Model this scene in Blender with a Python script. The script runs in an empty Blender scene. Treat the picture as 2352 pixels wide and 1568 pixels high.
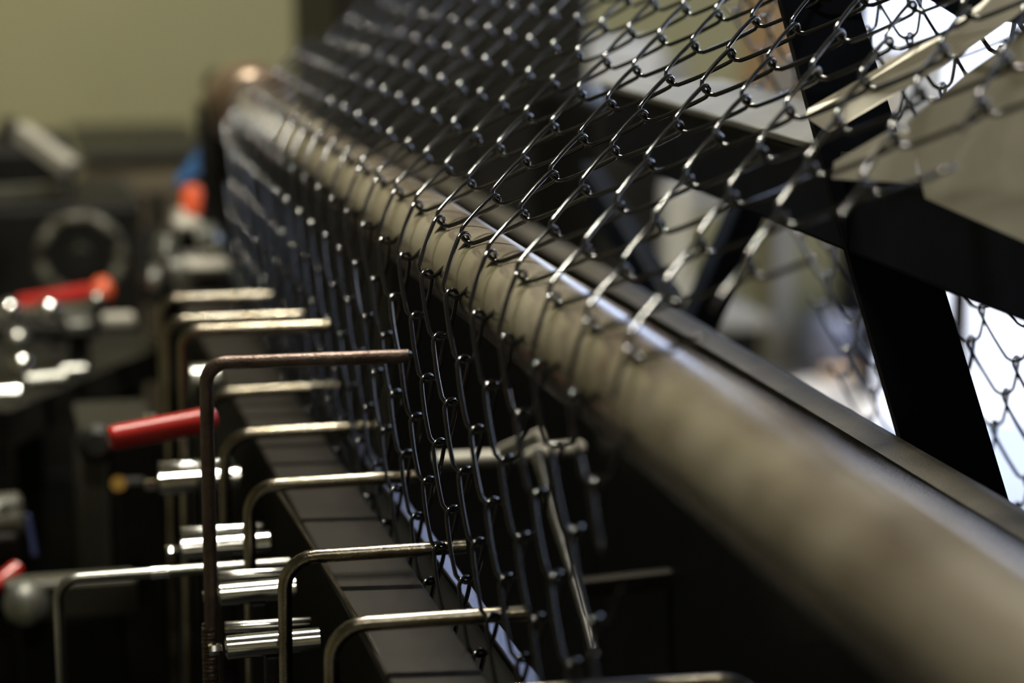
import bpy, bmesh, math, random
from mathutils import Vector, Matrix

# ---------------------------------------------------------------- camera, world, lights, exposure
scene = bpy.context.scene
COL = scene.collection
rnd = random.Random(7)

cam_data = bpy.data.cameras.new('camera')
cam = bpy.data.objects.new('camera', cam_data)
COL.objects.link(cam)
cam.location = (0.0, 0.0, 1.30)
cam.rotation_euler = (math.radians(90 - 11.053), 0.0, math.radians(-13.361))
cam_data.lens = 50.0
cam_data.sensor_width = 22.3
cam_data.clip_start = 0.02
cam_data.clip_end = 200
cam_data.dof.use_dof = True
cam_data.dof.focus_distance = 1.355
cam_data.dof.aperture_fstop = 2.35
scene.camera = cam

world = bpy.data.worlds.new('overcast_sky')
world.use_nodes = True
bg = world.node_tree.nodes['Background']
bg.inputs[0].default_value = (0.58, 0.70, 1.0, 1)
bg.inputs[1].default_value = 5.5
scene.world = world

scene.view_settings.view_transform = 'Standard'
scene.view_settings.look = 'None'
scene.view_settings.gamma = 1.0
scene.view_settings.use_curve_mapping = False
scene.view_settings.exposure = 0.0
scene.cycles.max_bounces = 6
scene.cycles.diffuse_bounces = 3
scene.cycles.glossy_bounces = 4
scene.cycles.caustics_reflective = False
scene.cycles.caustics_refractive = False
scene.cycles.sample_clamp_indirect = 4.0
scene.cycles.use_denoising = True


def area_light(name, loc, rot, sx, sy, power, color, portal=False):
    d = bpy.data.lights.new(name, 'AREA')
    d.shape = 'RECTANGLE'
    d.size = sx
    d.size_y = sy
    d.energy = power
    d.color = color
    if portal:
        d.cycles.is_portal = True
    o = bpy.data.objects.new(name, d)
    COL.objects.link(o)
    o.location = loc
    o.rotation_euler = rot
    return o


sun_data = bpy.data.lights.new('sun', 'SUN')
sun_data.energy = 9.0
sun_data.angle = math.radians(2.0)
sun_data.color = (1.0, 0.96, 0.92)
sun = bpy.data.objects.new('sun', sun_data)
COL.objects.link(sun)
sun.rotation_euler = Vector((-0.60, -0.50, -1.0)).to_track_quat('-Z', 'Y').to_euler()

# the daylight that enters through the open doorway in the far wall
area_light('doorway_portal', (3.41, 5.98, 1.0), (math.radians(-90), 0, 0), 1.98, 2.0, 10, (1, 1, 1), portal=True)
area_light('far_window_portal', (1.75, 5.98, 1.95), (math.radians(-90), 0, 0), 0.8, 1.3, 10, (1, 1, 1), portal=True)
area_light('side_window_portal', (4.58, 3.90, 1.85), (math.radians(-90), 0, math.radians(-90)), 3.2, 1.5, 10, (1, 1, 1), portal=True)


# ---------------------------------------------------------------- materials
def mat(name, col, rough=0.5, metal=0.0, var=0.0, scale=12.0, col2=None, bump=0.0, bscale=None, coat=0.0,
        rvar=0.0, stretch=None, spec=None):
    m = bpy.data.materials.new(name)
    m.use_nodes = True
    nt = m.node_tree
    b = nt.nodes['Principled BSDF']
    b.inputs['Base Color'].default_value = (*col, 1)
    b.inputs['Roughness'].default_value = rough
    b.inputs['Metallic'].default_value = metal
    if spec is not None:
        b.inputs['Specular IOR Level'].default_value = spec
    if coat:
        b.inputs['Coat Weight'].default_value = coat
        b.inputs['Coat Roughness'].default_value = 0.08
    if var or col2 or bump or rvar:
        tc = nt.nodes.new('ShaderNodeTexCoord')
        src = tc.outputs['Object']
        if stretch:
            mp = nt.nodes.new('ShaderNodeMapping')
            mp.inputs['Scale'].default_value = stretch
            nt.links.new(src, mp.inputs['Vector'])
            src = mp.outputs['Vector']
        nz = nt.nodes.new('ShaderNodeTexNoise')
        nz.inputs['Scale'].default_value = scale
        nz.inputs['Detail'].default_value = 6
        nz.inputs['Roughness'].default_value = 0.6
        nt.links.new(src, nz.inputs['Vector'])
        if var or col2:
            cr = nt.nodes.new('ShaderNodeValToRGB')
            c2 = col2 or tuple(max(0, c * (1 - var)) for c in col)
            cr.color_ramp.elements[0].position = 0.36
            cr.color_ramp.elements[1].position = 0.64
            cr.color_ramp.elements[0].color = (*c2, 1)
            cr.color_ramp.elements[1].color = (*col, 1)
            nt.links.new(nz.outputs['Fac'], cr.inputs['Fac'])
            nt.links.new(cr.outputs['Color'], b.inputs['Base Color'])
        if rvar:
            mr = nt.nodes.new('ShaderNodeMapRange')
            mr.inputs['To Min'].default_value = max(0.02, rough - rvar)
            mr.inputs['To Max'].default_value = min(1, rough + rvar)
            nt.links.new(nz.outputs['Fac'], mr.inputs['Value'])
            nt.links.new(mr.outputs['Result'], b.inputs['Roughness'])
        if bump:
            nb = nt.nodes.new('ShaderNodeTexNoise')
            nb.inputs['Scale'].default_value = bscale or scale * 6
            nb.inputs['Detail'].default_value = 4
            nt.links.new(src, nb.inputs['Vector'])
            bp = nt.nodes.new('ShaderNodeBump')
            bp.inputs['Strength'].default_value = bump
            bp.inputs['Distance'].default_value = 0.002
            nt.links.new(nb.outputs['Fac'], bp.inputs['Height'])
            nt.links.new(bp.outputs['Normal'], b.inputs['Normal'])
    return m


def emit(name, col, strength):
    m = bpy.data.materials.new(name)
    m.use_nodes = True
    nt = m.node_tree
    b = nt.nodes['Principled BSDF']
    b.inputs['Base Color'].default_value = (0.8, 0.8, 0.8, 1)
    b.inputs['Emission Color'].default_value = (*col, 1)
    b.inputs['Emission Strength'].default_value = strength
    return m


M = {
    'wire': mat('black_coated_wire', (0.006, 0.006, 0.007), 0.10, 0.0, rvar=0.03, scale=60, spec=0.75),
    'roller': mat('worn_roller_steel', (0.185, 0.163, 0.129), 0.21, 0.0, col2=(0.046, 0.032, 0.022), scale=11,
                  stretch=(1, 0.6, 1), bump=0.012, bscale=300, rvar=0.05, spec=0.9),
    'collar': mat('bearing_collar_brown', (0.16, 0.11, 0.07), 0.38, 0.5, var=0.4, scale=20),
    'angle': mat('dusty_angle_iron', (0.055, 0.047, 0.034), 0.55, 0.3, var=0.45, scale=30, bump=0.25, bscale=500),
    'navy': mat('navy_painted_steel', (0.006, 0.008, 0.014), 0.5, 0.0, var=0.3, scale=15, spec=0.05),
    'navylit': mat('beam_top_lit_grey', (0.11, 0.107, 0.092), 0.55, 0.1, var=0.3, scale=12),  # lit top face of the navy beam, its light put into a paler grey
    'beam': mat('oiled_flat_bar', (0.0135, 0.0108, 0.008), 0.6, 0.1, var=0.4, scale=25, stretch=(1, 0.3, 1), bump=0.1, bscale=400, rvar=0.1, spec=0.15),
    'strip': mat('ground_steel_strip', (0.20, 0.20, 0.27), 0.30, 1.0, var=0.15, scale=60, stretch=(4, 0.4, 1), bump=0.12, bscale=300),
    'rod': mat('dull_steel_rod', (0.27, 0.245, 0.20), 0.22, 1.0, col2=(0.15, 0.125, 0.09), scale=40, bump=0.15, bscale=900, rvar=0.1),
    'rust': mat('rusty_steel_rod', (0.12, 0.09, 0.075), 0.36, 0.7, col2=(0.06, 0.036, 0.028), scale=50, bump=0.3, bscale=700, rvar=0.1),
    'chrome': mat('polished_steel', (0.72, 0.71, 0.68), 0.14, 1.0, rvar=0.05, scale=50),
    'steel': mat('grey_machined_steel', (0.34, 0.34, 0.31), 0.3, 0.95, var=0.4, scale=25),
    'pale': mat('pale_metal_plate', (0.33, 0.31, 0.265), 0.5, 0.15, var=0.2, scale=10, bump=0.05),
    'paleplate': mat('pale_brushed_plate', (0.78, 0.74, 0.63), 0.5, 0.0, var=0.25, scale=9, bump=0.05),
    'red': mat('red_grip_rubber', (0.32, 0.013, 0.010), 0.32, 0.0, var=0.2, scale=30),
    'orange': mat('orange_plastic', (0.50, 0.07, 0.018), 0.45),
    'blue': mat('blue_cable_plastic', (0.02, 0.075, 0.19), 0.45),
    'navyblue': mat('dark_blue_paint', (0.012, 0.018, 0.06), 0.5),
    'black': mat('black_machine_paint', (0.007, 0.007, 0.006), 0.5, 0.0, var=0.3, scale=10, spec=0.15),
    'dark': mat('dark_oily_iron', (0.016, 0.015, 0.013), 0.42, 0.2, var=0.5, scale=18, rvar=0.1, spec=0.25),
    'olive': mat('olive_machine_paint', (0.050, 0.046, 0.031), 0.5, 0.0, var=0.35, scale=10),
    'brown': mat('brown_bench_wood', (0.16, 0.125, 0.075), 0.6, 0.0, var=0.3, scale=8),
    'yellow': mat('yellow_label_paint', (0.22, 0.12, 0.012), 0.5),
    'wall': mat('olive_plaster', (0.33, 0.31, 0.165), 0.75, 0.0, var=0.10, scale=1.2, bump=0.05, bscale=60),
    'ceil': mat('grey_ceiling_paint', (0.14, 0.135, 0.11), 0.8, 0.0, var=0.1, scale=1.5),
    'floor': mat('smooth_concrete', (0.45, 0.43, 0.40), 0.35, 0.0, var=0.2, scale=2.0, bump=0.05, bscale=40),
    'ground': mat('pale_outdoor_paving', (0.55, 0.54, 0.52), 0.7, 0.0, var=0.15, scale=1.5),
    'trim': mat('pale_grey_trim', (0.36, 0.355, 0.33), 0.5),
    'white': mat('white_card', (0.80, 0.80, 0.80), 0.5),
    'grey': mat('grey_sack_cloth', (0.36, 0.35, 0.33), 0.8, var=0.2, scale=9),
    'bluegrey': mat('blue_grey_sack', (0.30, 0.33, 0.45), 0.7, var=0.3, scale=6),
    'card': mat('brown_cardboard', (0.42, 0.27, 0.13), 0.7, var=0.15, scale=6),
    'tube': emit('fluorescent_tube_glow', (1.0, 0.97, 0.86), 14.0),
    'lamp': mat('white_lamp_housing', (0.7, 0.7, 0.68), 0.4),
    'pane': None,
    'glass': mat('clear_jar_plastic', (0.55, 0.55, 0.52), 0.2),
}


def pane_material():
    m = bpy.data.materials.new('clear_window_glass')
    m.use_nodes = True
    nt = m.node_tree
    out = nt.nodes['Material Output']
    nt.nodes.remove(nt.nodes['Principled BSDF'])
    tr = nt.nodes.new('ShaderNodeBsdfTransparent')
    gl = nt.nodes.new('ShaderNodeBsdfGlossy')
    gl.inputs['Roughness'].default_value = 0.02
    mx = nt.nodes.new('ShaderNodeMixShader')
    mx.inputs[0].default_value = 0.06
    nt.links.new(tr.outputs[0], mx.inputs[1])
    nt.links.new(gl.outputs[0], mx.inputs[2])
    nt.links.new(mx.outputs[0], out.inputs[0])
    return m


M['pane'] = pane_material()


# ---------------------------------------------------------------- helpers
def tag(o, label=None, cat=None, group=None, kind=None):
    if label:
        o['label'] = label
    if cat:
        o['category'] = cat
    if group:
        o['group'] = group
    if kind:
        o['kind'] = kind
    return o


def link(name, me, material=None, parent=None, smooth=False):
    o = bpy.data.objects.new(name, me)
    COL.objects.link(o)
    if material is not None:
        me.materials.clear()
        me.materials.append(M[material])
    if parent is not None:
        o.parent = parent
        o.matrix_parent_inverse = Matrix.Translation(-parent.location) if not any(parent.rotation_euler) else parent.matrix_basis.inverted()
    if smooth:
        for p in me.polygons:
            p.use_smooth = True
        me.set_sharp_from_angle(angle=math.radians(50))
    return o


def empty(name, loc=(0, 0, 0)):
    o = bpy.data.objects.new(name, None)
    COL.objects.link(o)
    o.location = loc
    o.empty_display_size = 0.05
    return o


def box_me(name, sx, sy, sz, bev=0.0, seg=2):
    bm = bmesh.new()
    bmesh.ops.create_cube(bm, size=1.0)
    for v in bm.verts:
        v.co = Vector((v.co.x * sx, v.co.y * sy, v.co.z * sz))
    if bev:
        bmesh.ops.bevel(bm, geom=bm.edges[:], offset=min(bev, 0.45 * min(sx, sy, sz)), segments=seg, profile=0.5, affect='EDGES')
    me = bpy.data.meshes.new(name)
    bm.to_mesh(me)
    bm.free()
    return me


def box(name, lo, hi, material, parent=None, bev=0.004, rot=None):
    """axis-aligned (or turned about its centre) block between two corners"""
    lo, hi = Vector(lo), Vector(hi)
    s = hi - lo
    me = box_me(name, abs(s.x), abs(s.y), abs(s.z), bev)
    o = link(name, me, material, parent)
    o.location = (lo + hi) / 2
    if rot:
        o.rotation_euler = rot
    return o


def frame_to(d, upv=(0, 0, 1)):
    d = Vector(d).normalized()
    u = Vector(upv)
    s = d.cross(u)
    if s.length < 1e-4:
        s = d.cross(Vector((1, 0, 0)))
    s.normalize()
    u = s.cross(d)
    return s, u, d


def bar(name, p0, p1, w, h, material, parent=None, bev=0.002, up=(0, 0, 1)):
    """rectangular bar from p0 to p1, w sideways and h along 'up'"""
    p0, p1 = Vector(p0), Vector(p1)
    s, u, d = frame_to(p1 - p0, up)
    me = box_me(name, w, (p1 - p0).length, h, bev)
    R = Matrix((s, d, u)).transposed()
    me.transform(Matrix.Translation((p0 + p1) / 2) @ R.to_4x4())
    return link(name, me, material, parent)


def sweep(path, r, n=10, radii=None, caps=True):
    path = [Vector(p) for p in path]
    verts, faces = [], []
    t0 = (path[1] - path[0]).normalized()
    s = t0.cross(Vector((0.123, 0.31, 1.0)))
    s.normalize()
    prev = t0
    for i, p in enumerate(path):
        if i == 0:
            t = t0
        elif i == len(path) - 1:
            t = (path[-1] - path[-2]).normalized()
        else:
            t = (path[i + 1] - path[i - 1]).normalized()
        q = prev.rotation_difference(t)
        s = q @ s
        s = (s - t * s.dot(t)).normalized()
        b = t.cross(s)
        prev = t
        rr = radii[i] if radii else r
        for k in range(n):
            a = 2 * math.pi * k / n
            verts.append(p + (s * math.cos(a) + b * math.sin(a)) * rr)
    for i in range(len(path) - 1):
        for k in range(n):
            a, b2 = i * n + k, i * n + (k + 1) % n
            faces.append((a, b2, b2 + n, a + n))
    if caps:
        faces.append(tuple(reversed(range(n))))
        m = (len(path) - 1) * n
        faces.append(tuple(range(m, m + n)))
    return verts, faces


def mesh_of(name, vf):
    me = bpy.data.meshes.new(name)
    me.from_pydata([tuple(v) for v in vf[0]], [], vf[1])
    me.update()
    return me


def fillet(pts, r, n=6):
    pts = [Vector(p) for p in pts]
    out = [pts[0]]
    for i in range(1, len(pts) - 1):
        a, b, c = pts[i - 1], pts[i], pts[i + 1]
        d1, d2 = (a - b).normalized(), (c - b).normalized()
        ang = d1.angle(d2)
        t = min(r / math.tan(ang / 2), 0.49 * (a - b).length, 0.49 * (c - b).length)
        p1, p2 = b + d1 * t, b + d2 * t
        for k in range(n + 1):
            f = k / n
            # quadratic blend is close enough to an arc for a bent rod
            w = (1 - f) ** 2, 2 * f * (1 - f) * 0.72, f * f
            q = (p1 * w[0] + b * w[1] + p2 * w[2]) / sum(w)
            out.append(q)
    out.append(pts[-1])
    return out


def tube(name, pts, r, material, parent=None, n=12, radius=0.0):
    path = fillet(pts, radius) if radius else [Vector(p) for p in pts]
    return link(name, mesh_of(name, sweep(path, r, n)), material, parent, smooth=True)


def lathe(name, p0, p1, profile, material, parent=None, n=32):
    """surface of revolution about p0->p1; profile = [(distance along axis, radius), ...]"""
    p0, p1 = Vector(p0), Vector(p1)
    s, u, d = frame_to(p1 - p0)
    verts, faces = [], []
    for t, r in profile:
        for k in range(n):
            a = 2 * math.pi * k / n
            verts.append(p0 + d * t + (s * math.cos(a) + u * math.sin(a)) * r)
    for i in range(len(profile) - 1):
        for k in range(n):
            a, b = i * n + k, i * n + (k + 1) % n
            faces.append((a, b, b + n, a + n))
    faces.append(tuple(reversed(range(n))))
    m = (len(profile) - 1) * n
    faces.append(tuple(range(m, m + n)))
    o = link(name, mesh_of(name, (verts, faces)), material, parent)
    for p in o.data.polygons[:-2]:
        p.use_smooth = True
    o.data.set_sharp_from_angle(angle=math.radians(28))
    return o


def ball(name, c, r, material, parent=None):
    c = Vector(c)
    prof = [(r * (1 - math.cos(math.radians(a))), max(0.0004, r * math.sin(math.radians(a)))) for a in range(5, 176, 10)]
    return lathe(name, c - Vector((0, 0, r)), c + Vector((0, 0, r)), prof, material, parent, n=24)


def plate(name, pts, thick, material, parent=None, normal=None):
    """flat polygon with real thickness"""
    pts = [Vector(p) for p in pts]
    nrm = Vector(normal).normalized() if normal else (pts[1] - pts[0]).cross(pts[2] - pts[1]).normalized()
    n = len(pts)
    verts = pts + [p - nrm * thick for p in pts]
    faces = [tuple(range(n)), tuple(reversed(range(n, 2 * n)))]
    for i in range(n):
        faces.append((i, i + n, (i + 1) % n + n, (i + 1) % n))
    return link(name, mesh_of(name, (verts, faces)), material, parent)


def sack_me(name, sx, sy, sz, seed):
    r = random.Random(seed)
    bm = bmesh.new()
    bmesh.ops.create_cube(bm, size=1.0)
    bmesh.ops.subdivide_edges(bm, edges=bm.edges[:], cuts=5, use_grid_fill=True)
    ph = [r.uniform(0, 6) for _ in range(4)]
    for v in bm.verts:
        c = v.co * 2
        k = (abs(c.x) ** 4 + abs(c.y) ** 4 + abs(c.z) ** 4) ** 0.25 / max(abs(c.x), abs(c.y), abs(c.z), 1e-5)
        c = c / k
        w = 1 + 0.07 * math.sin(4 * c.x + ph[0]) * math.sin(3 * c.z + ph[1]) + 0.05 * math.sin(7 * c.y + ph[2] + c.z * 3)
        v.co = Vector((c.x * sx / 2 * w, c.y * sy / 2 * w, c.z * sz / 2 * (w if c.z > 0 else 1)))
    me = bpy.data.meshes.new(name)
    bm.to_mesh(me)
    bm.free()
    return me


# ---------------------------------------------------------------- the room
fl = box('floor', (-3.2, -3.2, -0.12), (4.8, 6.2, 0.0), 'floor', bev=0)
tag(fl, kind='structure')
tag(box('ground_outside', (-8, 6.2, -0.15), (16, 30, -0.03), 'ground', bev=0), kind='structure')
# far wall, pierced by the open doorway
DX0, DX1, DZ = 2.42, 4.40, 2.0
bm = bmesh.new()
def bmbox(bm, lo, hi):
    lo, hi = Vector(lo), Vector(hi)
    bmesh.ops.create_cube(bm, size=1.0, matrix=Matrix.Translation((lo + hi) / 2) @ Matrix.Diagonal((*(hi - lo), 1)))
WX0, WX1, WZ0, WZ1 = 1.35, 2.15, 1.30, 2.60
bmbox(bm, (-3.2, 6.0, 0), (WX0, 6.2, 4.0))
bmbox(bm, (WX0, 6.0, 0), (WX1, 6.2, WZ0))
bmbox(bm, (WX0, 6.0, WZ1), (WX1, 6.2, 4.0))
bmbox(bm, (WX1, 6.0, 0), (DX0, 6.2, 4.0))
bmbox(bm, (DX1, 6.0, 0), (4.8, 6.2, 4.0))
bmbox(bm, (DX0, 6.0, DZ), (DX1, 6.2, 4.0))
me = bpy.data.meshes.new('wall_back'); bm.to_mesh(me); bm.free()
tag(link('wall_back', me, 'wall'), kind='structure')
tag(box('wall_left', (-3.2, -3.2, 0), (-3.0, 6.0, 4.0), 'wall', bev=0), kind='structure')
SY0, SY1, SZ0, SZ1 = 2.30, 5.50, 1.10, 2.60
bm = bmesh.new()
bmbox(bm, (4.6, -3.2, 0), (4.8, SY0, 4.0))
bmbox(bm, (4.6, SY1, 0), (4.8, 6.0, 4.0))
bmbox(bm, (4.6, SY0, 0), (4.8, SY1, SZ0))
bmbox(bm, (4.6, SY0, SZ1), (4.8, SY1, 4.0))
me = bpy.data.meshes.new('wall_right'); bm.to_mesh(me); bm.free()
tag(link('wall_right', me, 'wall'), kind='structure')
wn = empty('window_1', (WX0, 6.1, WZ0)); tag(wn, kind='structure')
for k in range(3):
    x_ = WX0 + (WX1 - WX0) * k / 2
    box('mullion', (max(WX0, x_ - 0.025), 6.07, WZ0), (min(WX1, x_ + 0.025), 6.13, WZ1), 'trim', wn, bev=0.002)
box('sill', (WX0 - 0.04, 5.96, WZ0 - 0.03), (WX1 + 0.04, 6.13, WZ0), 'trim', wn)
for k in range(2):
    box('pane', (WX0 + 0.025 + 0.4 * k, 6.098, WZ0), (WX0 + 0.375 + 0.4 * k, 6.102, WZ1), 'pane', wn, bev=0)
wn = empty('window_2', (4.7, SY0, SZ0)); tag(wn, kind='structure')
for k in range(5):
    y_ = SY0 + (SY1 - SY0) * k / 4
    box('mullion', (4.67, max(SY0, y_ - 0.025), SZ0), (4.73, min(SY1, y_ + 0.025), SZ1), 'trim', wn, bev=0.002)
box('sill', (4.56, SY0 - 0.04, SZ0 - 0.03), (4.73, SY1 + 0.04, SZ0), 'trim', wn)
for k in range(4):
    box('pane', (4.698, SY0 + 0.025 + 0.8 * k, SZ0), (4.702, SY0 + 0.775 + 0.8 * k, SZ1), 'pane', wn, bev=0)
tag(box('wall_front', (-3.0, -3.2, 0), (4.6, -3.0, 4.0), 'wall', bev=0), kind='structure')
tag(box('ceiling', (-3.2, -3.2, 4.0), (4.8, 6.2, 4.1), 'ceil', bev=0), kind='structure')
# door frame
dr = empty('door_1', (DX0, 6.0, 0)); tag(dr, kind='structure')
box('jamb', (DX0 - 0.05, 5.97, 0), (DX0 + 0.02, 6.2, DZ + 0.05), 'navy', dr)
box('jamb', (DX1 - 0.02, 5.97, 0), (DX1 + 0.05, 6.2, DZ + 0.05), 'navy', dr)
box('lintel', (DX0 + 0.02, 5.97, DZ), (DX1 - 0.02, 6.2, DZ + 0.05), 'navy', dr)
# pale cable duct on the far wall, pale skirting
tr = box('trim_1', (2.165, 5.95, 0.0), (2.215, 6.0, 2.6), 'trim')
tag(tr, kind='structure')


# twin-tube ceiling lamps: real fixtures with glowing tubes
def ceiling_lamp(x, y, z, label, power):
    t = empty('ceiling_lamp', (x, y, z))
    tag(t, label, 'lamp', 'twin tube ceiling lamps')
    box('housing', (x - 0.36, y - 0.11, z + 0.03), (x + 0.36, y + 0.11, z + 0.09), 'lamp', t)
    for sx in (-0.25, 0.25):
        tube('hanger', [(x + sx, y, z + 0.085), (x + sx, y, 4.0)], 0.006, 'steel', t, n=6)
    for s in (-1, 1):
        tube('fluorescent_tube', [(x - 0.30, y + s * 0.06, z), (x + 0.30, y + s * 0.06, z)], 0.014, 'tube', t, n=8)
        for e in (-1, 1):
            box('tube_socket', (x + e * 0.32 - 0.02, y + s * 0.06 - 0.012, z - 0.016), (x + e * 0.32 + 0.02, y + s * 0.06 + 0.012, z + 0.04), 'lamp', t, bev=0.002)
        area_light('tube_light', (x, y + s * 0.06, z - 0.018), (0, 0, 0), 0.6, 0.022, power / 2, (1.0, 0.95, 0.80))
    return t


LP = 24
ceiling_lamp(0.0, -0.6, 3.0, 'twin tube ceiling lamp nearest the camera', LP * 0.65)
ceiling_lamp(0.35, 1.98, 3.0, 'twin tube ceiling lamp above the wire mesh and roller', LP * 4.8)


def wall_fill(p, aim, label, power):
    # added fill: an unseen trough lamp invented to brighten the far wall
    p, aim = Vector(p), Vector(aim).normalized()
    t = empty('added_wall_fill_lamp', p)
    tag(t, label, 'lamp')
    side = aim.cross(Vector((0, 0, 1))).normalized()
    upv = side.cross(aim)
    bar('reflector', p - side * 0.36, p + side * 0.36, 0.02, 0.30, 'lamp', t, up=upv)
    for k in (-1, 1):
        bar('reflector_wing', p - side * 0.36 + upv * 0.15 * k + aim * 0.05, p + side * 0.36 + upv * 0.15 * k + aim * 0.05, 0.11, 0.012, 'lamp', t, up=upv)
        tube('fluorescent_tube', [p - side * 0.30 + upv * 0.06 * k + aim * 0.03, p + side * 0.30 + upv * 0.06 * k + aim * 0.03], 0.014, 'tube', t, n=8)
        o = area_light('tube_light', p + upv * 0.06 * k + aim * 0.05, aim.to_track_quat('-Z', 'Y').to_euler(), 0.6, 0.022, power / 2, (1.0, 0.95, 0.80))
    tube('hanger', [p + Vector((0, 0, 0.1)), (p.x, p.y, 4.0)], 0.008, 'steel', t, n=8)
    return t


wall_fill((-0.7, 4.6, 2.9), (0.9, 1.5, -1.1), 'added unseen trough lamp that brightens the olive far wall', LP * 1.25)

# ---------------------------------------------------------------- chain-link sheets
PITCH, ROW, WR, DEP = 0.07, 0.03204, 0.00134, 0.0046
UMAX = ROW / 2 + 0.0016


def spiral_me(name, y0, y1, seed=0, tail=None):
    """one flattened wire spiral: axis along Y, across X (+-UMAX), depth Z (front strands at +DEP)"""
    b = UMAX - DEP
    per = 4 * b + 2 * math.pi * DEP

    def section(q):
        # racetrack section: two straight strands joined by round bends
        q = q % per
        h = math.pi * DEP / 2
        for kind, ln in (('a', h), ('b', 2 * b), ('c', 2 * h), ('d', 2 * b), ('e', h)):
            if q <= ln:
                break
            q -= ln
        if kind == 'a':
            t = q / DEP
            return b + DEP * math.cos(t), -DEP * math.sin(t)
        if kind == 'b':
            return b - q, -DEP - 0.0005 * math.sin(math.pi * q / (2 * b))
        if kind == 'c':
            t = q / DEP
            return -b - DEP * math.sin(t), -DEP * math.cos(t)
        if kind == 'd':
            return -b + q, DEP + 0.0005 * math.sin(math.pi * q / (2 * b))
        t = q / DEP
        return b + DEP * math.sin(t), DEP * math.cos(t)

    path = []
    N = 28
    k0 = math.ceil(y0 / PITCH * N)
    k1 = math.floor(y1 / PITCH * N)
    for k in range(k0, k1 + 1):
        u, nz = section(per * k / N)
        w = 0.0004 * math.sin(k * 0.031 + seed * 1.7)
        path.append(Vector((u, PITCH * k / N, nz + w)))
    if tail:
        d = (path[0] - path[2]).normalized()
        path.insert(0, path[0] + d * tail)
    return mesh_of(name, sweep(path, WR, 8))


def sheet(name, label, frames, y_near, y_far, parent_loc):
    """frames: list of (centre, across-vector, phase) one for each spiral"""
    t = empty(name, parent_loc)
    tag(t, label, 'wire mesh', 'chain-link sheets')
    cache = {}
    for i, (c, ax, ph) in enumerate(frames):
        key = (round(ph / PITCH * 2) % 2, i % 3)
        if key not in cache:
            me = spiral_me('wire', y_near - ph, y_far - ph, seed=i + 1, tail=(0.004, 0.010, 0.0)[i % 3] or None)
            me.materials.append(M['wire'])
            for p in me.polygons:
                p.use_smooth = True
            cache[key] = me
        o = bpy.data.objects.new('wire', cache[key])
        COL.objects.link(o)
        o.parent = t
        ax = Vector(ax).normalized()
        yv = Vector((0, 1, 0))
        nv = ax.cross(yv)
        R = Matrix((ax, yv, nv)).transposed().to_4x4()
        o.matrix_basis = Matrix.Translation(Vector((c[0], ph, c[1])) - Vector(parent_loc)) @ R
    return t


# path of the woven sheet: hangs plumb on the left of the roller, wraps it, climbs to the right
AX, AZ, RR = 0.2985, 1.0735, 0.0278          # roller axis and radius
OFF = 0.0064                                  # sheet mid-plane above the roller
TH = math.atan2(0.0172274, 0.0270141)         # climb of the upper run
RO = RR + OFF
TX, TZ = AX - RO * math.sin(TH), AZ + RO * math.cos(TH)
S_B = (0.30809 - TX) * math.cos(TH) + (1.11911 - TZ) * math.sin(TH)   # knuckle row 0 lies this far up the run


def on_sheet(s):
    """point at arc length s measured from the upper tangent point"""
    if s >= 0:
        return Vector((TX + s * math.cos(TH), 0, TZ + s * math.sin(TH)))
    arc = RO * (math.pi / 2 - TH)
    if -s <= arc:
        a = math.pi / 2 + TH + (-s) / RO
        return Vector((AX + RO * math.cos(a), 0, AZ + RO * math.sin(a)))
    return Vector((AX - RO, 0, AZ - (-s - arc)))


frames = []
for j in range(-13, 12):
    a, b = on_sheet(S_B + j * ROW), on_sheet(S_B + (j + 1) * ROW)
    ph = (0.00477 + 0.035 * (j + 1)) % PITCH
    frames.append(((( a.x + b.x) / 2, (a.z + b.z) / 2), (b - a), ph))
sheet('chain_link_sheet', 'black coated chain-link sheet draped over the steel roller, filling the foreground', frames, 0.925, 2.375, (AX, 0.93, 0.74))

# finished sheet hanging behind the stand, sloping outwards towards the floor
frames = []
p_top, p_bot = Vector((0.556, 0, 1.36)), Vector((0.8095, 0, 0.58))
dd = (p_bot - p_top)
nrow = int(dd.length / ROW)
for j in range(nrow):
    a = p_top + dd.normalized() * (j * ROW)
    b = p_top + dd.normalized() * ((j + 1) * ROW)
    frames.append((((a.x + b.x) / 2, (a.z + b.z) / 2), (b - a), (0.02 + 0.035 * j) % PITCH))
sheet('chain_link_sheet', 'finished black chain-link sheet hanging behind the dark slanted post', frames, 0.93, 1.78, (0.80, 0.93, 0.58))

# ---------------------------------------------------------------- roller and bars that carry the sheet
t = empty('guide_roller', (AX, 1.6, AZ))
tag(t, 'long worn steel guide roller with the wire mesh draped over it', 'roller')
lathe('tube', (AX, 0.35, AZ), (AX, 2.52, AZ), [(0, RR - 0.004), (0.004, RR), (2.166, RR), (2.17, RR - 0.004)], 'roller', t, n=64)
lathe('end_collar', (AX, 2.45, AZ), (AX, 2.56, AZ), [(0, 0.034), (0.004, 0.040), (0.010, 0.0435), (0.020, 0.0458), (0.035, 0.047), (0.055, 0.0474), (0.075, 0.0468), (0.090, 0.045), (0.100, 0.042), (0.107, 0.037), (0.110, 0.030)], 'collar', t, n=48)
lathe('shaft', (AX, 2.55, AZ), (AX, 2.72, AZ), [(0, 0.014), (0.17, 0.014)], 'steel', t, n=20)
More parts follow.
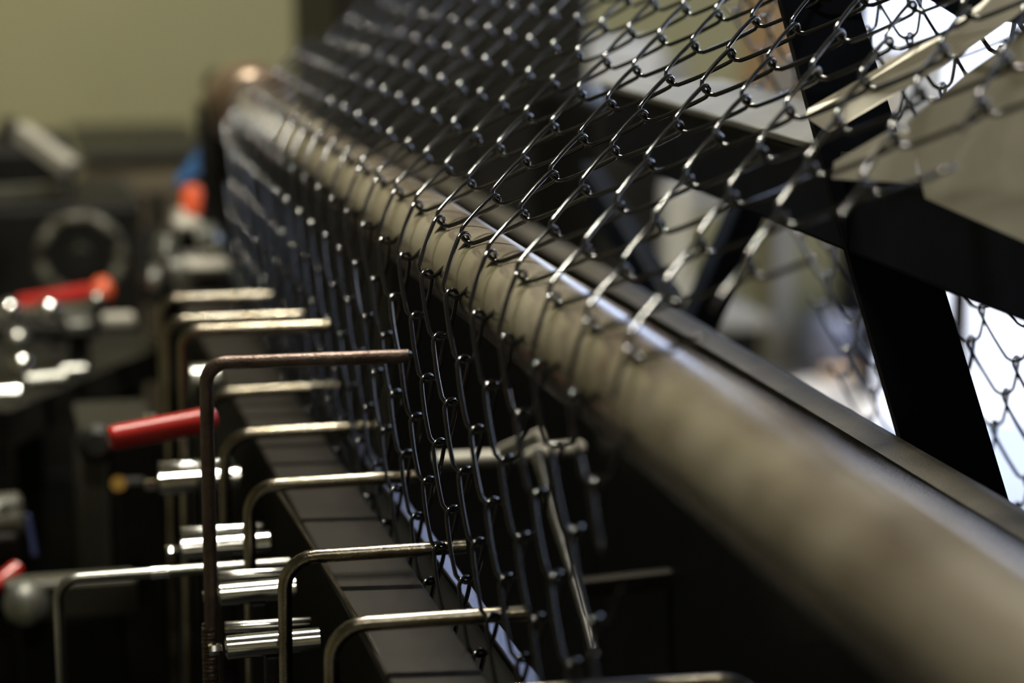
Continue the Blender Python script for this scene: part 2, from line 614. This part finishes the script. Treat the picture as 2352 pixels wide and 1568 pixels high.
# pillow block under the far end
t = empty('roller_bearing', (AX, 2.76, 0.55)); tag(t, 'dark bearing post holding up the far end of the roller', 'bearing')
bar('post', (AX, 2.76, 0.55), (AX, 2.76, AZ - 0.02), 0.06, 0.05, 'dark', t, up=(0, 1, 0))
box('dark_backing', (0.285, 2.84, 0.55), (0.50, 2.852, 1.04), 'black', t)  # added black sheet that keeps the gap behind the far mesh dark
lathe('bearing_ring', (AX, 2.735, AZ), (AX, 2.785, AZ), [(0, 0.018), (0.004, 0.021), (0.046, 0.021), (0.05, 0.018)], 'dark', t)

# dusty angle iron behind the roller
t = empty('angle_iron', (0.525, 1.5, 0.95)); tag(t, 'dusty dark angle iron running behind the roller', 'bar')
plate('upright_flange', [(0.525, 0.35, 0.935), (0.525, 0.35, 0.983), (0.525, 2.9, 0.983), (0.525, 2.9, 0.935)], 0.005, 'angle', t, normal=(-1, 0, 0))
plate('flat_flange', [(0.525, 0.35, 0.983), (0.5085, 0.35, 0.980), (0.5085, 2.9, 0.980), (0.525, 2.9, 0.983)], 0.005, 'angle', t, normal=(-0.18, 0, 1))

# bed beam under the hanging sheet and the ground strip beside it
t = empty('bed_beam', (0.233, 1.6, 0.55))
bar('top_plate', (0.233, 0.5, 0.882), (0.233, 2.9, 0.882), 0.052, 0.008, 'beam', t, bev=0.002)
bar('dark_screen', (0.226, 0.5, 0.714), (0.226, 2.9, 0.714), 0.012, 0.328, 'black', t, bev=0.001)  # added black sheet, keeps the gap left of the beam in darkness
tag(t, 'wide dull brown bed beam left of the hanging mesh', 'beam')
t = bar('guide_strip', (0.2815, 0.5, 0.884), (0.2815, 2.9, 0.884), 0.0115, 0.004, 'strip', None, bev=0.0008, up=(0.25, 0, 1))
tag(t, 'narrow polished steel strip glowing blue beside the bed beam', 'strip')
t = tube('tension_wire', [(0.2025, 1.5651, 0.8851), (0.2049, 1.2935, 0.8909), (0.2065, 1.2566, 0.8916), (0.2110, 1.1644, 0.8813), (0.2063, 1.0726, 0.8877)], 0.0012, 'rod', None, n=6)
tag(t, 'thin steel wire running along the left of the bed beam', 'wire')

# ---------------------------------------------------------------- dark stand on the right
t = empty('mesh_stand', (0.55, 1.26, 0)); tag(t, 'dark navy stand with slanted post and cross beam right of the roller', 'stand')
leg_pts = [(0.4772, 1.3143, 1.2386), (0.5216, 1.3037, 1.2386), (0.5913, 1.2324, 0.9658), (0.6753, 1.1462, 0.6356), (0.6144, 1.1606, 0.6356), (0.5354, 1.2488, 0.9811), (0.5075, 1.2790, 1.0988)]
plate('slanted_post', leg_pts, 0.015, 'navy', t, normal=(-0.2268, -0.9549, 0.1917))
# cross beam parallel to the roller
bar('rear_leg', (0.6718, 1.8866, 1.0595), (0.5859, 1.8697, 0.8734), 0.022, 0.03, 'navy', t)
bar('brace', (0.5767, 2.1139, 1.0355), (0.6056, 1.9290, 0.9314), 0.02, 0.03, 'navy', t)
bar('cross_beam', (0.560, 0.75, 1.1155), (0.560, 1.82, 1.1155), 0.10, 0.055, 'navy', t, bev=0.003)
bar('beam_lit_top', (0.560, 0.75, 1.1455), (0.560, 1.82, 1.1455), 0.104, 0.005, 'navylit', t, bev=0.001)  # thin pale layer painting the light on the beam's upper face

# ---------------------------------------------------------------- bent rods
RODZ = 0.913
def bent_rod(y, x0, x1, z, zb, r, m, label, radius=0.020, group='bent rod brackets in a row', rise=0.004, name='bent_rod', zb2=None):
    pts = [(x0 - 0.002, y, zb), (x0, y, z), (x1, y - 0.13 * (x1 - x0), z + rise)]
    if zb2:
        pts.append((x1 + 0.004, y - 0.13 * (x1 - x0), zb2))
    o = tube(name, pts, r, m, None, n=16, radius=radius)
    return tag(o, label, 'rod', group)

bent_rod(1.010, 0.174, 0.356, 0.928, 0.55, 0.0044, 'rod', 'steel bent rod at the bottom edge, its rounded end right of the mesh', zb2=0.55)
bent_rod(1.178, 0.1795, 0.285, 0.9115, 0.55, 0.0044, 'rod', 'nearest steel bent rod whose left corner shows, crossing the bed beam')
bent_rod(1.336, 0.1755, 0.285, 0.9045, 0.55, 0.0044, 'rod', 'second steel bent rod crossing the bed beam, behind the nearest one')
bent_rod(1.495, 0.1735, 0.285, 0.909, 0.55, 0.0044, 'rod', 'third steel bent rod over the bed beam, just right of the tall rod')
bent_rod(1.651, 0.1745, 0.285, 0.908, 0.55, 0.0044, 'rod', 'fourth steel bent rod over the bed beam, right of the red lever')
bent_rod(1.810, 0.1785, 0.285, 0.905, 0.55, 0.0044, 'rod', 'fifth steel bent rod over the bed beam, blurred behind the tall rod')
tall_rod = bent_rod(1.400, 0.1375, 0.262, 1.014, 0.55, 0.0044, 'rust', 'tall rusty bent rod standing in front of the red lever', radius=0.013, group='tall bent rods', rise=0.002)
# thread on the foot of the tall rod
path = [Vector((0.1357 + 0.0047 * math.cos(a * 0.5), 1.4 + 0.0047 * math.sin(a * 0.5), 0.70 + a * 0.000145)) for a in range(0, 1000)]
link('thread_ridge', mesh_of('thread_ridge', sweep(path, 0.0008, 5)), 'rust', tall_rod, smooth=True)
# low long rod on the left
o = tube('bent_rod', [(0.048, 1.532, 0.55), (0.046, 1.530, 0.8425), (0.205, 1.530, 0.8435)], 0.0036, 'steel', None, n=16, radius=0.014)
tag(o, 'long shiny bent rod low on the left, in front of the olive column', 'rod', 'bent rod brackets in a row')
o = tube('coupling_sleeve', [(0.109, 1.530, 0.8429), (0.121, 1.530, 0.8430)], 0.0042, 'chrome', o, n=16)
# three blurred tall rods further back
for y, x0, x1, z, lab in ((2.05, 0.1635, 0.262, 0.9410, 'topmost of the three blurred pale tall rods beyond the first tall rod'),
                          (1.86, 0.1527, 0.262, 0.9569, 'middle one of the three blurred pale tall rods beyond the first tall rod'),
                          (1.72, 0.1519, 0.262, 0.9741, 'lowest of the three blurred pale tall rods beyond the first tall rod')):
    bent_rod(y, x0, x1, z, 0.55, 0.0046, 'rod', lab, radius=0.013, group='tall bent rods', rise=0.002)

# ---------------------------------------------------------------- steel rollers (pins) on the feed rail
def feed_pin(y, x0, x1, z, r, lab):
    t = empty('feed_pin', (x0, y, z))
    tag(t, lab, 'pin', 'polished feed pins under the bent rods')
    L = x1 - x0
    lathe('barrel', (x0, y, z), (x1, y - 0.05 * L, z + 0.035 * L), [(0, r * 0.6), (0.0015, r), (L - 0.0015, r), (L, r * 0.6)], 'chrome', t, n=24)
    lathe('end_nut', (x0 - 0.010, y, z - 0.0006), (x0 - 0.0015, y, z - 0.0006), [(0, r * 0.42), (0.001, r * 0.5), (0.0075, r * 0.5), (0.0085, r * 0.42)], 'chrome', t, n=6)
    lathe('spacer_rod', (x0 + 0.002, y + 0.018, z + r * 0.95), (x1 - 0.004, y + 0.016, z + r * 0.95), [(0, r * 0.45), (0.001, r * 0.5), (L - 0.007, r * 0.5), (L - 0.006, r * 0.45)], 'chrome', t, n=16)
    bar('saddle', (x0 + L / 2, y, z - r * 0.8), (x0 + L / 2, y, 0.55), 0.012, 0.010, 'dark', t, up=(0, 1, 0))
    return t

feed_pin(1.215, 0.128, 0.198, 0.832, 0.0075, 'polished feed pin cut off by the bottom edge, nearest in its row')
feed_pin(1.354, 0.140, 0.200, 0.8445, 0.0075, 'polished feed pin right of the thread on the tall rod')
feed_pin(1.446, 0.146, 0.198, 0.8500, 0.0075, 'polished feed pin just below the long shiny rod')
feed_pin(1.560, 0.132, 0.196, 0.8495, 0.0075, 'polished feed pin just above the long shiny rod')
feed_pin(1.690, 0.128, 0.190, 0.864, 0.0085, 'polished feed pin right under the red lever')

# machine bed under everything
t = box('machine_bed', (-0.45, 0.7, 0.0), (0.498, 3.0, 0.55), 'black', None, bev=0.006)
tag(t, 'low black machine bed under the rods and the roller', 'machine bed')

# ---------------------------------------------------------------- red lever
t = empty('red_lever', (0.1296, 1.6303, 0.9150))
tag(t, 'red ribbed lever grip behind the tall rusty rod', 'lever')
p0, p1 = Vector((0.0877, 1.6198, 0.9172)), Vector((0.1667, 1.6340, 0.9248))
L = (p1 - p0).length
prof = [(0, 0.003), (0.001, 0.0075), (0.004, 0.0093)]
k = 0.006
while k < L - 0.004:
    prof += [(k, 0.0090), (k + 0.0007, 0.0096), (k + 0.0014, 0.0096), (k + 0.0020, 0.0090)]
    k += 0.0022
prof += [(L - 0.002, 0.009), (L, 0.006)]
lathe('grip', p0, p1, prof, 'red', t, n=28)
d = (p1 - p0).normalized()
bar('lever_arm', p1 - d * 0.008, (p1.x - d.x * 0.008, p1.y + 0.004, 0.55), 0.008, 0.008, 'dark', t, up=(0, 1, 0))
lathe('cap_screw', (0.1204, 1.6349, 0.9268), (0.1206, 1.6357, 0.9311), [(0, 0.0062), (0.003, 0.0062), (0.0045, 0.004)], 'chrome', t, n=12)

# ---------------------------------------------------------------- left-hand machinery (soft focus)
def block(name, u, lab, cat, material, lo, hi, bev=0.006, group=None, rot=None):
    return tag(box(name, lo, hi, material, None, bev, rot), lab, cat, group)

# olive gearbox column with a yellow tag
t = empty('gearbox_column', (0.06, 2.05, 0.55)); tag(t, 'olive gearbox column behind the red lever with a yellow tag', 'gearbox')
a, b = Vector((0.0849, 2.0005, 0.8278)), Vector((0.1540, 1.9599, 0.7075))
box('housing', (a.x, 2.0, 0.55), (b.x, 2.16, a.z), 'dark', t)
box('corner_post', (a.x, 1.985, 0.55), (a.x + 0.022, 2.0, a.z - 0.01), 'olive', t)
lathe('bearing_cap', (0.0971, 1.9668, 0.8311), (0.0954, 1.9322, 0.8393), [(0, 0.016), (0.004, 0.017), (0.014, 0.017), (0.018, 0.010)], 'dark', t, n=24)
box('cover_plate', (0.1113, 1.9529, 0.8045), tuple(Vector((0.1370, 1.9308, 0.7251)) + Vector((0, 0.01, 0))), 'dark', t)
lathe('tag_disc', (0.1125, 1.9315, 0.8041), (0.1119, 1.9217, 0.8066), [(0, 0.0065), (0.003, 0.0065)], 'yellow', t, n=20)
# low block in front of it
t = empty('slide_block', (0.0593, 1.8074, 0.7229)); tag(t, 'grey brown slide block low at the left edge', 'slide block')
a, b = Vector((0.0129, 1.8342, 0.7492)), Vector((0.1590, 1.7929, 0.7163))
box('body', (a.x, a.y, b.z), (b.x - 0.04, a.y + 0.03, a.z), 'olive', t)
box('pedestal', (a.x + 0.01, a.y + 0.005, 0.55), (b.x - 0.05, a.y + 0.03, b.z), 'black', t)
lathe('bore_ring', (0.0293, 1.8226, 0.7369), (0.0290, 1.7980, 0.7445), [(0, 0.017), (0.004, 0.018), (0.012, 0.018), (0.015, 0.010)], 'steel', t, n=24)
# motor at the left edge
t = empty('small_motor', (0.0250, 1.9235, 0.7389)); tag(t, 'grey green motor with a blue stripe at the left edge', 'motor')
a, b = Vector((-0.0015, 1.9397, 0.7879)), Vector((0.0306, 1.9229, 0.7425))
lathe('body', (a.x, a.y + 0.03, (a.z + b.z) / 2), (b.x, a.y + 0.03, (a.z + b.z) / 2), [(0, 0.018), (0.004, 0.026), (0.03, 0.026), (0.034, 0.02)], 'olive', t, n=24)
box('foot', (a.x, a.y, 0.55), (b.x - 0.004, a.y + 0.05, b.z + 0.02), 'dark', t)
bar('stripe', (0.0347, 1.9200, 0.7851), (0.0396, 1.9116, 0.7490), 0.006, 0.004, 'navyblue', t)
lathe('cap', (0.0201, 1.9157, 0.7985), (0.0232, 1.9128, 0.7877), [(0, 0.006), (0.004, 0.011), (0.010, 0.011)], 'steel', t, n=18)
t = tube('red_hose', [(-0.0118, 1.8778, 0.7285), (0.0062, 1.8753, 0.7374), (0.0246, 1.8936, 0.7457)], 0.007, 'red', None, n=12)
tag(t, 'short red hose end at the lower left edge', 'hose')

# feed table: dark slab with shiny rails
t = empty('feed_table', (0.0858, 2.3400, 0.7987)); tag(t, 'dark feed table with bright steel rails left of the tall rod', 'feed table')
a, b = Vector((-0.0293, 2.2167, 0.8307)), Vector((0.2095, 2.7237, 0.7697))
plate('table_slab', [(-0.0410, 2.1672, 0.8314), (0.0261, 2.1497, 0.8234), (0.1978, 2.5742, 0.7938), (0.2056, 2.8792, 0.7570), (-0.0513, 2.9402, 0.7570)], 0.035, 'dark', t, normal=(0, 0, 1))
q = Vector((0.0359, 2.1005, 0.8509))
tube('rail', [q - Vector((0.10, 0, 0)), q], 0.0085, 'chrome', t, n=20)
q = Vector((0.0827, 2.2430, 0.8335))
tube('rail', [q - Vector((0.036, 0, 0.002)), q], 0.0085, 'steel', t, n=20)
q = Vector((0.1058, 2.3296, 0.8226))
tube('rail', [q - Vector((0.022, 0, 0)), q], 0.007, 'steel', t, n=20)
ball('clamp_knob', (0.0418, 2.2554, 0.8469), 0.011, 'chrome', t)
bar('leg', (0.0462, 2.3468, 0.7856), ((0.0462, 2.3468, 0.7856)[0], (0.0462, 2.3468, 0.7856)[1], 0.55), 0.03, 0.03, 'dark', t, up=(0, 1, 0))
bar('leg', (0.1646, 2.5983, 0.7704), ((0.1646, 2.5983, 0.7704)[0], (0.1646, 2.5983, 0.7704)[1], 0.55), 0.03, 0.03, 'dark', t, up=(0, 1, 0))

# polished spindle that catches the lamp
t = empty('polished_spindle', (0.1843, 1.9141, 0.8804)); tag(t, 'short polished spindle flashing white behind the tall rod corner', 'spindle')
q = Vector((0.1867, 1.9160, 0.8928))
lathe('spindle_head', q - Vector((0.013, 0, 0)), q + Vector((0.013, 0, 0)), [(0, 0.012), (0.002, 0.015), (0.024, 0.015), (0.026, 0.012)], 'steel', t, n=32)
bar('spindle_post', (0.1863, 1.9142, 0.8830), ((0.1863, 1.9142, 0.8830)[0], (0.1863, 1.9142, 0.8830)[1], 0.55), 0.012, 0.012, 'dark', t, up=(0, 1, 0))

# tool carriage on the feed table: many small machined pieces
t = empty('tool_carriage', (0.0921, 2.4508, 0.8367)); tag(t, 'long grey tool carriage with knobs lying on the feed table', 'carriage')
bar('carriage_rail', (-0.0021, 2.4764, 0.8527), (0.1251, 2.4986, 0.8528), 0.03, 0.016, 'steel', t)
bar('carriage_base', (-0.0027, 2.4435, 0.8446), (0.1174, 2.4967, 0.8342), 0.05, 0.016, 'dark', t)
ball('knob', (0.0344, 2.3991, 0.8756), 0.012, 'chrome', t)
ball('knob', (0.0739, 2.3897, 0.8756), 0.013, 'chrome', t)
ball('knob', (0.1237, 2.4001, 0.8819), 0.009, 'steel', t)
ball('knob', (0.0406, 2.3712, 0.8484), 0.013, 'steel', t)
box('clamp_block', (0.1308, 2.4430, 0.8435), tuple(Vector((0.1663, 2.4374, 0.8572)) + Vector((0, 0.03, 0))), 'pale', t)
box('clamp_block', (0.0921, 2.4508, 0.8367), tuple(Vector((0.1222, 2.4469, 0.8527)) + Vector((0, 0.03, 0))), 'steel', t)
tube('carriage_foot', [(0.1066, 2.4680, 0.8352), ((0.1066, 2.4680, 0.8352)[0], (0.1066, 2.4680, 0.8352)[1], 0.79)], 0.012, 'dark', t)

# second red lever far left
t = empty('red_lever', (0.0995, 2.6083, 0.8470)); tag(t, 'blurred red bar with a round knob at the far left, above the carriage', 'lever')
p0, p1 = Vector((0.0465, 2.6197, 0.8412)), Vector((0.1311, 2.6025, 0.8558))
lathe('grip', p0, p1, [(0, 0.008), (0.003, 0.011), ((p1 - p0).length - 0.003, 0.011), ((p1 - p0).length, 0.008)], 'red', t, n=20)
lathe('knob', (0.1296, 2.6028, 0.8558), (0.1537, 2.5977, 0.8587), [(0, 0.006), (0.004, 0.014), (0.012, 0.017), (0.020, 0.014), (0.024, 0.006)], 'orange', t, n=20)
bar('lever_post', (p0 + p1) / 2 + Vector((0, 0.01, 0)), (((p0 + p1) / 2).x, p0.y + 0.01, 0.79), 0.014, 0.014, 'dark', t, up=(0, 1, 0))

# black press at far left with pale arms and hand wheel
t = empty('black_press', (0.0992, 3.0177, 0.7997)); tag(t, 'black press with pale arms and a hand wheel at the far left', 'press')
a, b = Vector((-0.0508, 3.2401, 0.9476)), Vector((0.2349, 3.1375, 0.7747))
box('body', (a.x, a.y, 0.0), (b.x, a.y + 0.30, 0.8743), 'black', t, bev=0.01)
box('head', (a.x, a.y + 0.02, 0.8811), (0.1427, a.y + 0.25, 0.9535), 'black', t, bev=0.01)
bar('arm', (0.0665, 3.0647, 0.9951), (0.1285, 2.9889, 0.9519), 0.022, 0.022, 'pale', t)
bar('arm', (-0.0065, 3.0650, 0.9102), (0.1211, 3.0363, 0.9181), 0.02, 0.020, 'steel', t)
lathe('arm_knob', (0.0471, 3.1172, 0.9730), (0.0572, 3.1219, 1.0082), [(0, 0.010), (0.03, 0.010), (0.036, 0.006)], 'dark', t, n=14)
# hand wheel: a ring
wc = Vector((0.1321, 2.9150, 0.8488))
ring = [wc + Vector((0.050 * math.cos(2 * math.pi * k / 40), 0.004 * math.sin(k), 0.050 * math.sin(2 * math.pi * k / 40))) for k in range(41)]
link('hand_wheel', mesh_of('hand_wheel', sweep(ring, 0.0085, 12)), 'olive', t, smooth=True)
lathe('wheel_hub', wc + Vector((0, 0.03, 0)), wc - Vector((0, 0.02, 0)), [(0, 0.014), (0.05, 0.014)], 'dark', t, n=16)

# bench with a brown box against the far wall
t = empty('bench_box', (0.3369, 4.6125, 0.6784)); tag(t, 'brown wooden crate on the far side, under the olive wall', 'crate')
a, b = Vector((0.2358, 4.6585, 0.7880)), Vector((0.4644, 4.5831, 0.6827))
box('body', (a.x, 4.62, 0.0), (b.x, 5.2, a.z - 0.02), 'brown', t)
box('lid', (a.x - 0.02, 4.60, a.z - 0.018), (b.x + 0.02, 5.22, a.z + 0.004), 'dark', t)
box('batten', (a.x, 4.60, a.z - 0.075), (b.x, 4.62, a.z - 0.045), 'brown', t)
box('batten', (b.x - 0.12, 4.605, 0.2), (b.x - 0.08, 4.62, a.z - 0.08), 'dark', t)

# blue cable bundle and orange plug
t = empty('blue_cable', (0.2637, 2.7488, 0.9591)); tag(t, 'twisted blue cable hanging left of the roller end', 'cable')
tube('strand', [(0.2803, 2.7554, 1.0113), (0.2712, 2.7532, 0.9898), (0.2566, 2.7528, 0.9704), (0.2443, 2.7529, 0.9565)], 0.009, 'blue', t, n=10, radius=0.02)
tube('strand', [(0.2927, 2.7469, 0.9837), (0.2785, 2.7482, 0.9734), (0.2632, 2.7512, 0.9704), (0.2513, 2.7530, 0.9652)], 0.008, 'blue', t, n=10, radius=0.02)
tube('hanger_hook', [(0.2803, 2.7554, 1.0113), (0.2857, 2.7559, 1.0205), (0.3032, 2.7626, 1.0221)], 0.004, 'dark', t, n=8)
t = empty('orange_plug', (0.2521, 2.6924, 0.9251)); tag(t, 'orange plug standing under the blue cable', 'plug')
lathe('plug_body', (0.2501, 2.6929, 0.9251), (0.2559, 2.6996, 0.9653), [(0, 0.008), (0.004, 0.0125), (0.03, 0.0125), (0.038, 0.009)], 'orange', t, n=20)
lathe('plug_base', (0.2407, 2.6931, 0.9151), (0.2446, 2.6964, 0.9362), [(0, 0.010), (0.003, 0.013), (0.016, 0.013), (0.020, 0.010)], 'pale', t, n=18)
bar('stand', (0.2489, 2.7135, 0.9223), ((0.2489, 2.7135, 0.9223)[0], (0.2489, 2.7135, 0.9223)[1], 0.55), 0.02, 0.02, 'dark', t, up=(0, 1, 0))

# coiler head: cluster of pale castings between the levers and the mesh
t = empty('coiler_head', (0.2259, 2.4310, 0.8960)); tag(t, 'pale cast coiler head in the blurred gap left of the mesh', 'coiler')
lathe('drum', (0.2097, 2.4855, 0.8877), (0.2678, 2.4736, 0.8970), [(0, 0.018), (0.004, 0.028), (0.05, 0.028), (0.056, 0.02)], 'steel', t, n=24)
lathe('drum_flange', (0.1885, 2.4887, 0.8784), (0.2048, 2.4853, 0.8807), [(0, 0.016), (0.003, 0.026), (0.012, 0.026), (0.015, 0.018)], 'steel', t, n=24)
box('casting', (0.2165, 2.4032, 0.9032), tuple(Vector((0.2663, 2.3946, 0.9189)) + Vector((0, 0.05, 0))), 'pale', t, bev=0.008)
lathe('spool', (0.1998, 2.4418, 0.9188), (0.2031, 2.4456, 0.9416), [(0, 0.012), (0.003, 0.016), (0.02, 0.013), (0.024, 0.008)], 'steel', t, n=20)
lathe('spool', (0.2343, 2.4363, 0.9325), (0.2550, 2.4328, 0.9393), [(0, 0.012), (0.003, 0.018), (0.022, 0.018), (0.026, 0.012)], 'steel', t, n=20)
box('casting', (0.2141, 2.4938, 0.9343), tuple(Vector((0.2472, 2.4892, 0.9505)) + Vector((0, 0.05, 0))), 'pale', t, bev=0.008)
box('carrier', (0.1821, 2.5371, 0.8510), tuple(Vector((0.2821, 2.5190, 0.8795)) + Vector((0, 0.08, 0))), 'dark', t)
bar('pillar', (0.2338, 2.5764, 0.8470), ((0.2338, 2.5764, 0.8470)[0], (0.2338, 2.5764, 0.8470)[1], 0.55), 0.07, 0.05, 'dark', t, up=(0, 1, 0))
tube('drain_pipe', [(0.1896, 2.6034, 0.9293), (0.1869, 2.5923, 0.8712)], 0.012, 'dark', t)

# ---------------------------------------------------------------- under the roller
t = tube('bent_pipe', [(0.3648, 1.8105, 0.8389), (0.4105, 1.8001, 0.8410), (0.4440, 1.7929, 0.8445), (0.4936, 1.8319, 0.8369)], 0.0068, 'pale', None, n=14)
tag(t, 'pale horizontal pipe seen through the hanging mesh', 'pipe')
t = bar('pipe_bracket', (0.4089, 1.7614, 0.8548), (0.4374, 1.7374, 0.8733), 0.012, 0.012, 'pale', None)
tag(t, 'pale bracket tilted above the pipe behind the mesh', 'bracket')
t = tube('stay_rod', [(0.4125, 1.6506, 0.8811), (0.4060, 1.5728, 0.8510), (0.4004, 1.4839, 0.8187), (0.3962, 1.4280, 0.7963)], 0.0052, 'chrome', None, n=12)
tag(t, 'slanting stay rod shining blue behind the hanging mesh', 'rod')
t = bar('cross_bar', (0.4383, 1.6242, 0.7801), (0.5778, 1.5941, 0.7955), 0.012, 0.014, 'beam', None)
tag(t, 'dark cross bar faintly lit under the roller', 'bar')
# apron plate that closes the machine under the roller
t = box('apron_panel', (0.506, 0.30, 0.0), (0.517, 3.0, 0.934), 'black', None, bev=0.002)
tag(t, 'black apron panel below the roller at lower right', 'panel')

# ---------------------------------------------------------------- pale plates at upper right
t = empty('guide_plate', (0.4374, 1.1288, 1.1803)); tag(t, 'pale flat guide bar tilted up to the right in front of the window', 'guide bar')
plate('blade', [(0.4403, 1.1702, 1.1814), (0.4530, 1.1655, 1.1728), (0.5043, 1.1198, 1.2149), (0.5239, 1.1081, 1.2318), (0.5510, 1.0960, 1.2559), (0.5317, 1.1019, 1.2624), (0.5133, 1.1124, 1.2406), (0.4982, 1.1235, 1.2261), (0.4631, 1.1672, 1.1936)], 0.012, 'paleplate', t)
t = empty('side_panel', (0.4786, 1.0280, 1.1445)); tag(t, 'pale metal side panel at the right edge, under the tilted bar', 'panel')
plate('sheet', [(0.4585, 1.0727, 1.1870), (0.4653, 1.0637, 1.1500), (0.5175, 1.0254, 1.1252), (0.5224, 1.0377, 1.2445), (0.5037, 1.0400, 1.2337), (0.4787, 1.0522, 1.2129)], 0.004, 'paleplate', t)
plate('folded_edge', [(0.4253, 1.0870, 1.1666), (0.4238, 1.0857, 1.1584), (0.4625, 1.0659, 1.1574), (0.4605, 1.0715, 1.1831), (0.4508, 1.0789, 1.1826)], 0.004, 'paleplate', t)

t = plate('dark_strap', [(0.5057, 1.1893, 1.2493), (0.5305, 1.1801, 1.2334), (0.5734, 1.1585, 1.2283), (0.5743, 1.1626, 1.2497)], 0.01, 'navy', None)
tag(t, 'dark strap at the top right corner above the tilted bar', 'strap')

# ---------------------------------------------------------------- background behind the mesh
t = empty('dark_housing', (1.0, 3.0, 0)); tag(t, 'dark machine housing under the mesh, left of the pale post', 'housing')
box('body', (0.83, 3.0, 0.0), (0.925, 3.36, 1.02), 'black', t, bev=0.01)
box('cover', (0.835, 2.985, 0.1), (0.92, 3.0, 0.95), 'dark', t)
t = empty('tall_cabinet', (0.75, 3.5, 0)); tag(t, 'tall dark steel cabinet behind the upper mesh', 'cabinet')
box('body', (0.545, 3.42, 0.0), (0.935, 3.9, 1.75), 'black', t, bev=0.008)
box('door', (0.555, 3.40, 0.08), (0.738, 3.42, 1.72), 'dark', t)
box('door', (0.742, 3.40, 0.08), (0.925, 3.42, 1.72), 'dark', t)
tube('handle', [(0.72, 3.385, 0.98), (0.72, 3.385, 1.10)], 0.006, 'steel', t)

# pale post and dark cabinet below the cross beam
t = bar('upright_post', (0.9229, 2.9293, 0.0), (0.9273, 2.9479, 0.9100), 0.036, 0.04, 'trim', None, up=(0, 1, 0))
tag(t, 'pale upright post seen under the mesh, left of the low cabinet', 'post')
t = empty('low_cabinet', (1.6, 5.0, 0)); tag(t, 'low dark cabinet with a pale top beside the wall duct', 'cabinet')
a, b = Vector((1.4351, 4.4071, 0.4331)), Vector((1.5756, 4.3738, 0.4331))
box('body', (a.x - 0.4, a.y, 0.0), (b.x, a.y + 0.45, a.z - 0.012), 'dark', t)
box('top', (a.x - 0.4, a.y - 0.02, a.z - 0.012), (b.x + 0.01, a.y + 0.47, a.z + 0.014), 'trim', t)
box('door', (a.x - 0.1, a.y - 0.012, 0.06), (b.x - 0.02, a.y, a.z - 0.03), 'black', t)

# work table with goods near the doorway
TZ_ = 0.62
t = empty('work_table', (1.9, 5.4, 0)); tag(t, 'grey work table loaded with goods seen through the mesh', 'table')
box('top', (1.05, 4.95, TZ_ - 0.04), (2.32, 5.6, TZ_), 'trim', t)
for x_ in (1.09, 2.28):
    for y_ in (4.99, 5.56):
        box('leg', (x_ - 0.025, y_ - 0.025, 0), (x_ + 0.025, y_ + 0.025, TZ_ - 0.04), 'dark', t)
for nm, u, lab, cat, mt, x0, x1, h, y in (
        ('white_carton', 0, 'large white carton on the work table, left of the red box', 'box', 'white', 1.40, 1.55, 0.32, 5.05),
        ('grey_bin', 0, 'grey bin on the work table behind the mesh', 'bin', 'grey', 1.58, 1.68, 0.26, 5.25),
        ('red_box', 0, 'small red box on the work table seen through the mesh', 'box', 'red', 1.70, 1.80, 0.19, 5.0),
        ('tan_box', 0, 'tall tan box standing at the back of the work table', 'box', 'card', 1.92, 2.03, 0.46, 5.4),
        ('cardboard_box', 0, 'brown cardboard box at the right end of the work table', 'box', 'card', 1.86, 2.06, 0.13, 5.0),
        ('white_packet', 0, 'white packet upright beside the brown cardboard box', 'packet', 'white', 2.14, 2.26, 0.30, 5.05)):
    t = empty(nm, ((x0 + x1) / 2, y, TZ_))
    tag(t, lab, cat)
    box('body', (x0, y, TZ_), (x1, y + 0.18, TZ_ + h), mt, t, bev=0.006)
    box('lid', (x0 - 0.004, y - 0.004, TZ_ + h), (x1 + 0.004, y + 0.184, TZ_ + h + 0.02), mt, t, bev=0.004)
    box('label_strip', (x0 + 0.02, y - 0.003, TZ_ + h * 0.35), (x1 - 0.02, y, TZ_ + h * 0.6), 'pale', t, bev=0.001)

# sacks on the floor by the doorway
for i, (x, y, s, lab) in enumerate(((2.285, 5.90, 0.15, 'left blue grey sack on the floor by the wall duct'),
                                    (2.400, 5.90, 0.13, 'right blue grey sack on the floor next to the door jamb'))):
    o = link('sack', sack_me('sack', 0.10, 0.16, s, i), 'bluegrey', None, smooth=True)
    o.location = (x, y, s / 2)
    tag(o, lab, 'sack', 'sacks by the doorway')
t = box('wood_plank', (2.23, 5.70, 0.0), (2.36, 5.76, 0.03), 'card'); tag(t, 'short brown plank on the floor before the sacks', 'plank')
